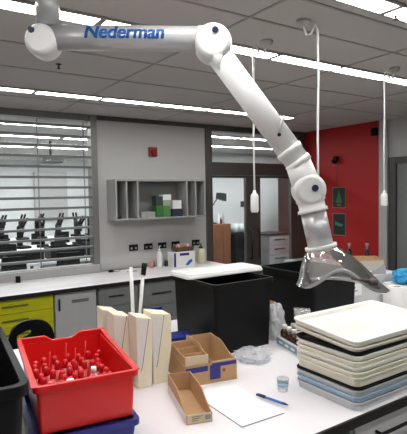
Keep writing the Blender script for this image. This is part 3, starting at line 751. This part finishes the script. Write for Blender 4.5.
tag(MB().box(3.16, 3.4, 1.75, 2.0, BZ+.0, BZ+.27).obj('carton', white_m, None, .004), 'tall white carton furthest right behind the blue film', 'carton')

# ---------------------------------------------------------------- extraction arm
J1 = Vector((.592, 2.052, 2.392)); J2 = Vector((1.176, 1.658, 2.372)); J3 = Vector((1.482, 1.419, 1.762)); F0 = Vector((1.515, 1.382, 1.525))
base_ = Vector((.611, 2.046, CZ)); arm = thing('extraction_arm', 'white jointed fume extraction arm hanging from the ceiling over the bench', 'extraction arm', base_)
def W(v): return Vector(v)-base_
FH = Vector((FW.x, FW.y, 0)).normalized(); RH = Vector((FH.y, -FH.x, 0))
MB().cyl(W(base_), W((.609, 2.046, 2.455)), .048, n=32).cyl(W((.611, 2.046, CZ-.002)), W((.611, 2.046, CZ-.02)), .085, n=32).obj('drop_pipe', tube_m, arm)
def puck(c, r, t, name, m_=whitep_m):
    c = W(c); o = MB().cyl(c-FH*t, c+FH*t, r, n=40, prof=[(0, r*.72), (.04, r*.86), (.12, r*.96), (.25, r), (.75, r), (.88, r*.96), (.96, r*.86), (1, r*.72)]).obj(name, m_, arm); return o
def bolt(c, off, t, par, r=.014):
    c = W(Vector(c)+off); MB().cyl(c-FH*(t-.002), c-FH*(t+.010), r, r*.8, n=20).obj('pivot_knob', navy_m, par)
j1 = puck(J1, .066, .062, 'ceiling_joint'); bolt(J1, RH*-.030+Vector((0, 0, .034)), .060, j1)
d12 = (J2-J1).normalized()
UPO = Vector((0, 0, .022))
MB().cyl(W(J1+d12*.035+UPO), W(J2-d12*.03+UPO), .051, n=40).obj('upper_tube', tube_m, arm)
j2 = puck(J2, .077, .066, 'elbow_joint'); bolt(J2, RH*.008+Vector((0, 0, .040)), .064, j2)
MB().cyl(W(J2-d12*.065+UPO), W(J2-d12*.0+UPO*.9), .0535, .056, n=40).obj('elbow_sleeve', whitep_m, arm)
e2 = Vector((1.457, 1.438, 1.862)); s2 = J2+(e2-J2).normalized()*.055; s2 = Vector((1.208, 1.632, 2.305))
d2 = (e2-s2).normalized()
MB().cyl(W(s2-d2*.03), W(e2), .0525, n=40).obj('lower_tube', whitep_m, arm)
tb_ = J2+Vector((0, 0, -.058))+RH*.016-FH*.038
MB().cyl(W(tb_), W(tb_+Vector((0, 0, -.055))+RH*.008), .032, .003, n=16).obj('elbow_bracket', whitep_m, arm)
for tt, rr in ((.86, .0565), (.97, .0565)):
    c = s2+(e2-s2)*tt; MB().cyl(W(c-d2*.012), W(c+d2*.012), rr, n=40).obj('clamp_band', white_m, arm)
c = s2+(e2-s2)*.70-FH*.052
MB().tube([W(c+RH*.0), W(c+Vector((0, 0, .05))+RH*.012-FH*.012), W(c+Vector((0, 0, .065))+RH*.02)], .006, 8).obj('cable_hook', white_m, arm)
MB().cyl(W(c-FH*.002+Vector((0, 0, -.008))), W(c-FH*-.006+Vector((0, 0, -.008))), .008, n=12).obj('screw', black_m, arm)
j3 = puck(J3, .066, .064, 'wrist_joint'); bolt(J3, RH*.014+Vector((0, 0, .006)), .062, j3, .0155)
MB().cyl(W(e2-d2*.02), W(J3), .053, .06, n=40).obj('wrist_sleeve', white_m, arm)
d3 = (F0-J3).normalized(); k1 = J3+d3*.05
MB().cyl(W(J3+d3*.02), W(J3+d3*.095), .060, n=40, prof=[(0, .058), (.35, .062), (.45, .055), (.8, .055), (.82, .062), (1, .062)]).obj('wrist_collar', white_m, arm)
MB().cyl(W(J3+d3*.095), W(F0), .0525, n=40).obj('hood_tube', tube_m, arm)
MB().cyl(W(F0-d3*.006), W(F0+d3*.008), .066, n=40).obj('hood_flange', white_m, arm)
# hood
N_ = 56; R_ = []
ra = d3.orthogonal().normalized(); ra = (RH-d3*RH.dot(d3)).normalized(); rb = d3.cross(ra)
if rb.dot(FH) < 0: rb = -rb
def rimpt(th):
    a = .090+.180*math.cos(th); b = .14*math.sin(th)
    zz = 1.353-.012*math.cos(th)+.012*math.sin(th)**2
    dv = (math.atan2(math.sin(th+1.80), math.cos(th+1.80)))/.50          # arched cut-out on the near side
    zz += .080*math.exp(-dv*dv)
    return Vector((F0.x, F0.y, 0))+RH*a+FH*b+Vector((0, 0, zz))
for i in range(9):
    t = i/8; R_.append([])
    for k in range(N_):
        th = 2*PI*k/N_
        p0 = F0+d3*.008+(ra*math.cos(th)+rb*math.sin(th))*.056
        p1 = rimpt(th); left = max(0, -math.cos(th)); sxy = t**.85*(1-left)+math.sin(t*PI/2)**.7*left
        lat = p0.lerp(p1, sxy); ver = p0.z+(p1.z-p0.z)*(t**1.15)
        fl_ = .012*max(0, (t-.85)/.15)
        q = Vector((lat.x, lat.y, ver))+RH*(fl_*math.cos(th))
        R_[-1].append(W(q))
hd = MB().rings(R_, False, False).obj('hood', hood_m, arm, label='clear plastic capture hood')
MB().tube([W(rimpt(2*PI*k/N_)) for k in range(N_)], .0075, 8, True).obj('hood_rim', hoodrim_m, hd)
hp = rimpt(-1.22)+Vector((0, 0, .022))-FH*.012
MB().cyl(W(hp+RH*-.07+Vector((0, 0, .012))), W(hp+RH*.0), .004, .007, n=10).cyl(W(hp), W(hp+RH*.035+Vector((0, 0, -.008))), .013, .015, n=16, prof=[(0, .008), (.15, .014), (.85, .015), (1, .009)]).obj('hood_handle', mat('smoky_handle', (72, 58, 56), .35), hd)

# lettering wrapped round the upper tube
fc = bpy.data.curves.new('lettering', 'FONT'); fc.body = 'Nederman'; fc.size = 1; fc.shear = .18; fc.offset = .018; fc.space_character = 1.0
fo = bpy.data.objects.new('lettering_src', fc); COL.objects.link(fo)
dg = bpy.context.evaluated_depsgraph_get(); me = bpy.data.meshes.new_from_object(fo.evaluated_get(dg))
bpy.data.objects.remove(fo)
b = bmesh.new()
for dx in (-.022, 0, .022):
    tmp = me.copy(); tmp.transform(Matrix.Translation((dx, 0, dx*.02))); b.from_mesh(tmp); bpy.data.meshes.remove(tmp)
bmesh.ops.triangulate(b, faces=b.faces[:])
xs = [v.co.x for v in b.verts]; x0, x1 = min(xs), max(xs)
for i in range(0, 40):
    bmesh.ops.bisect_plane(b, geom=b.verts[:]+b.edges[:]+b.faces[:], plane_co=(0, -.25+i*.03, 0), plane_no=(0, 1, 0))
sx = .328/(x1-x0); sy = .058/.73; r = .0530
upv = d12.cross(-FH); upv = Vector((0, 0, 1))
for v in b.verts:
    u = .180+(v.co.x-x0)*sx; ph = -.27+v.co.y*sy/r
    v.co = W(J1+UPO+d12*u+(-FH*math.cos(ph)+upv*math.sin(ph))*r)
me2 = bpy.data.meshes.new('lettering'); b.to_mesh(me2); b.free(); me2.materials.append(logo_m)
lo = bpy.data.objects.new('lettering', me2); COL.objects.link(lo); lo.parent = arm

# ---------------------------------------------------------------- hanging power leads
def pendant(x, y, ztop, zbot, lab, hook):
    t = thing('pendant_lead', lab, 'power lead', (x, y, CZ), 0, 'power leads hanging from the ceiling')
    hx, hy = hook
    MB().lathe([(.036, 0), (.036, -.012), (.026, -.028), (.01, -.034)], (hx, hy, -.0005), 20).obj('ceiling_rose', mat('rose_grey', (186, 184, 180), .4), t)
    MB().tube([(hx, hy, -.02), (hx*.8, hy*.8, -.075), (hx*.45, hy*.45, -.07), (hx*.15, hy*.15, -.02), (.0, 0, -.05), (0.004, 0, -.3), (-.003, 0, -.6), (0, 0, ztop-CZ)], .006, 8).obj('cord', white_m, t)
    MB().lathe([(.006, ztop-CZ+.02), (.012, ztop-CZ), (.021, ztop-CZ-.008), (.024, ztop-CZ-.02), (.025, zbot-CZ+.012), (.020, zbot-CZ)], n=20).obj('socket_block', white_m, t)
pendant(1.865, 2.222, 1.752, 1.637, 'white hanging lead with socket block in front of the glazed doors', (.065, -.05))
pendant(1.935, 1.78, 1.742, 1.655, 'white hanging lead passing just right of the arm joint', (-.065, .04))
pendant(3.09, 2.20, 1.738, 1.642, 'white hanging lead in front of the grey pillar on the right', (.065, -.04))
# sprinklers
for x, y, l in ((1.04, 3.28, 'small dark sprinkler head on the ceiling left of the arm'), (2.2, 1.5, 'small dark sprinkler head on the ceiling at upper right')):
    t = thing('sprinkler', l, 'sprinkler', (x, y, CZ-.0005))
    MB().lathe([(.02, 0), (.02, -.004), (.007, -.006), (.007, -.03)], n=16).obj('stem', handle_m, t); MB().lathe([(.014, -.0305), (.014, -.033)], n=16).obj('deflector', handle_m, t)
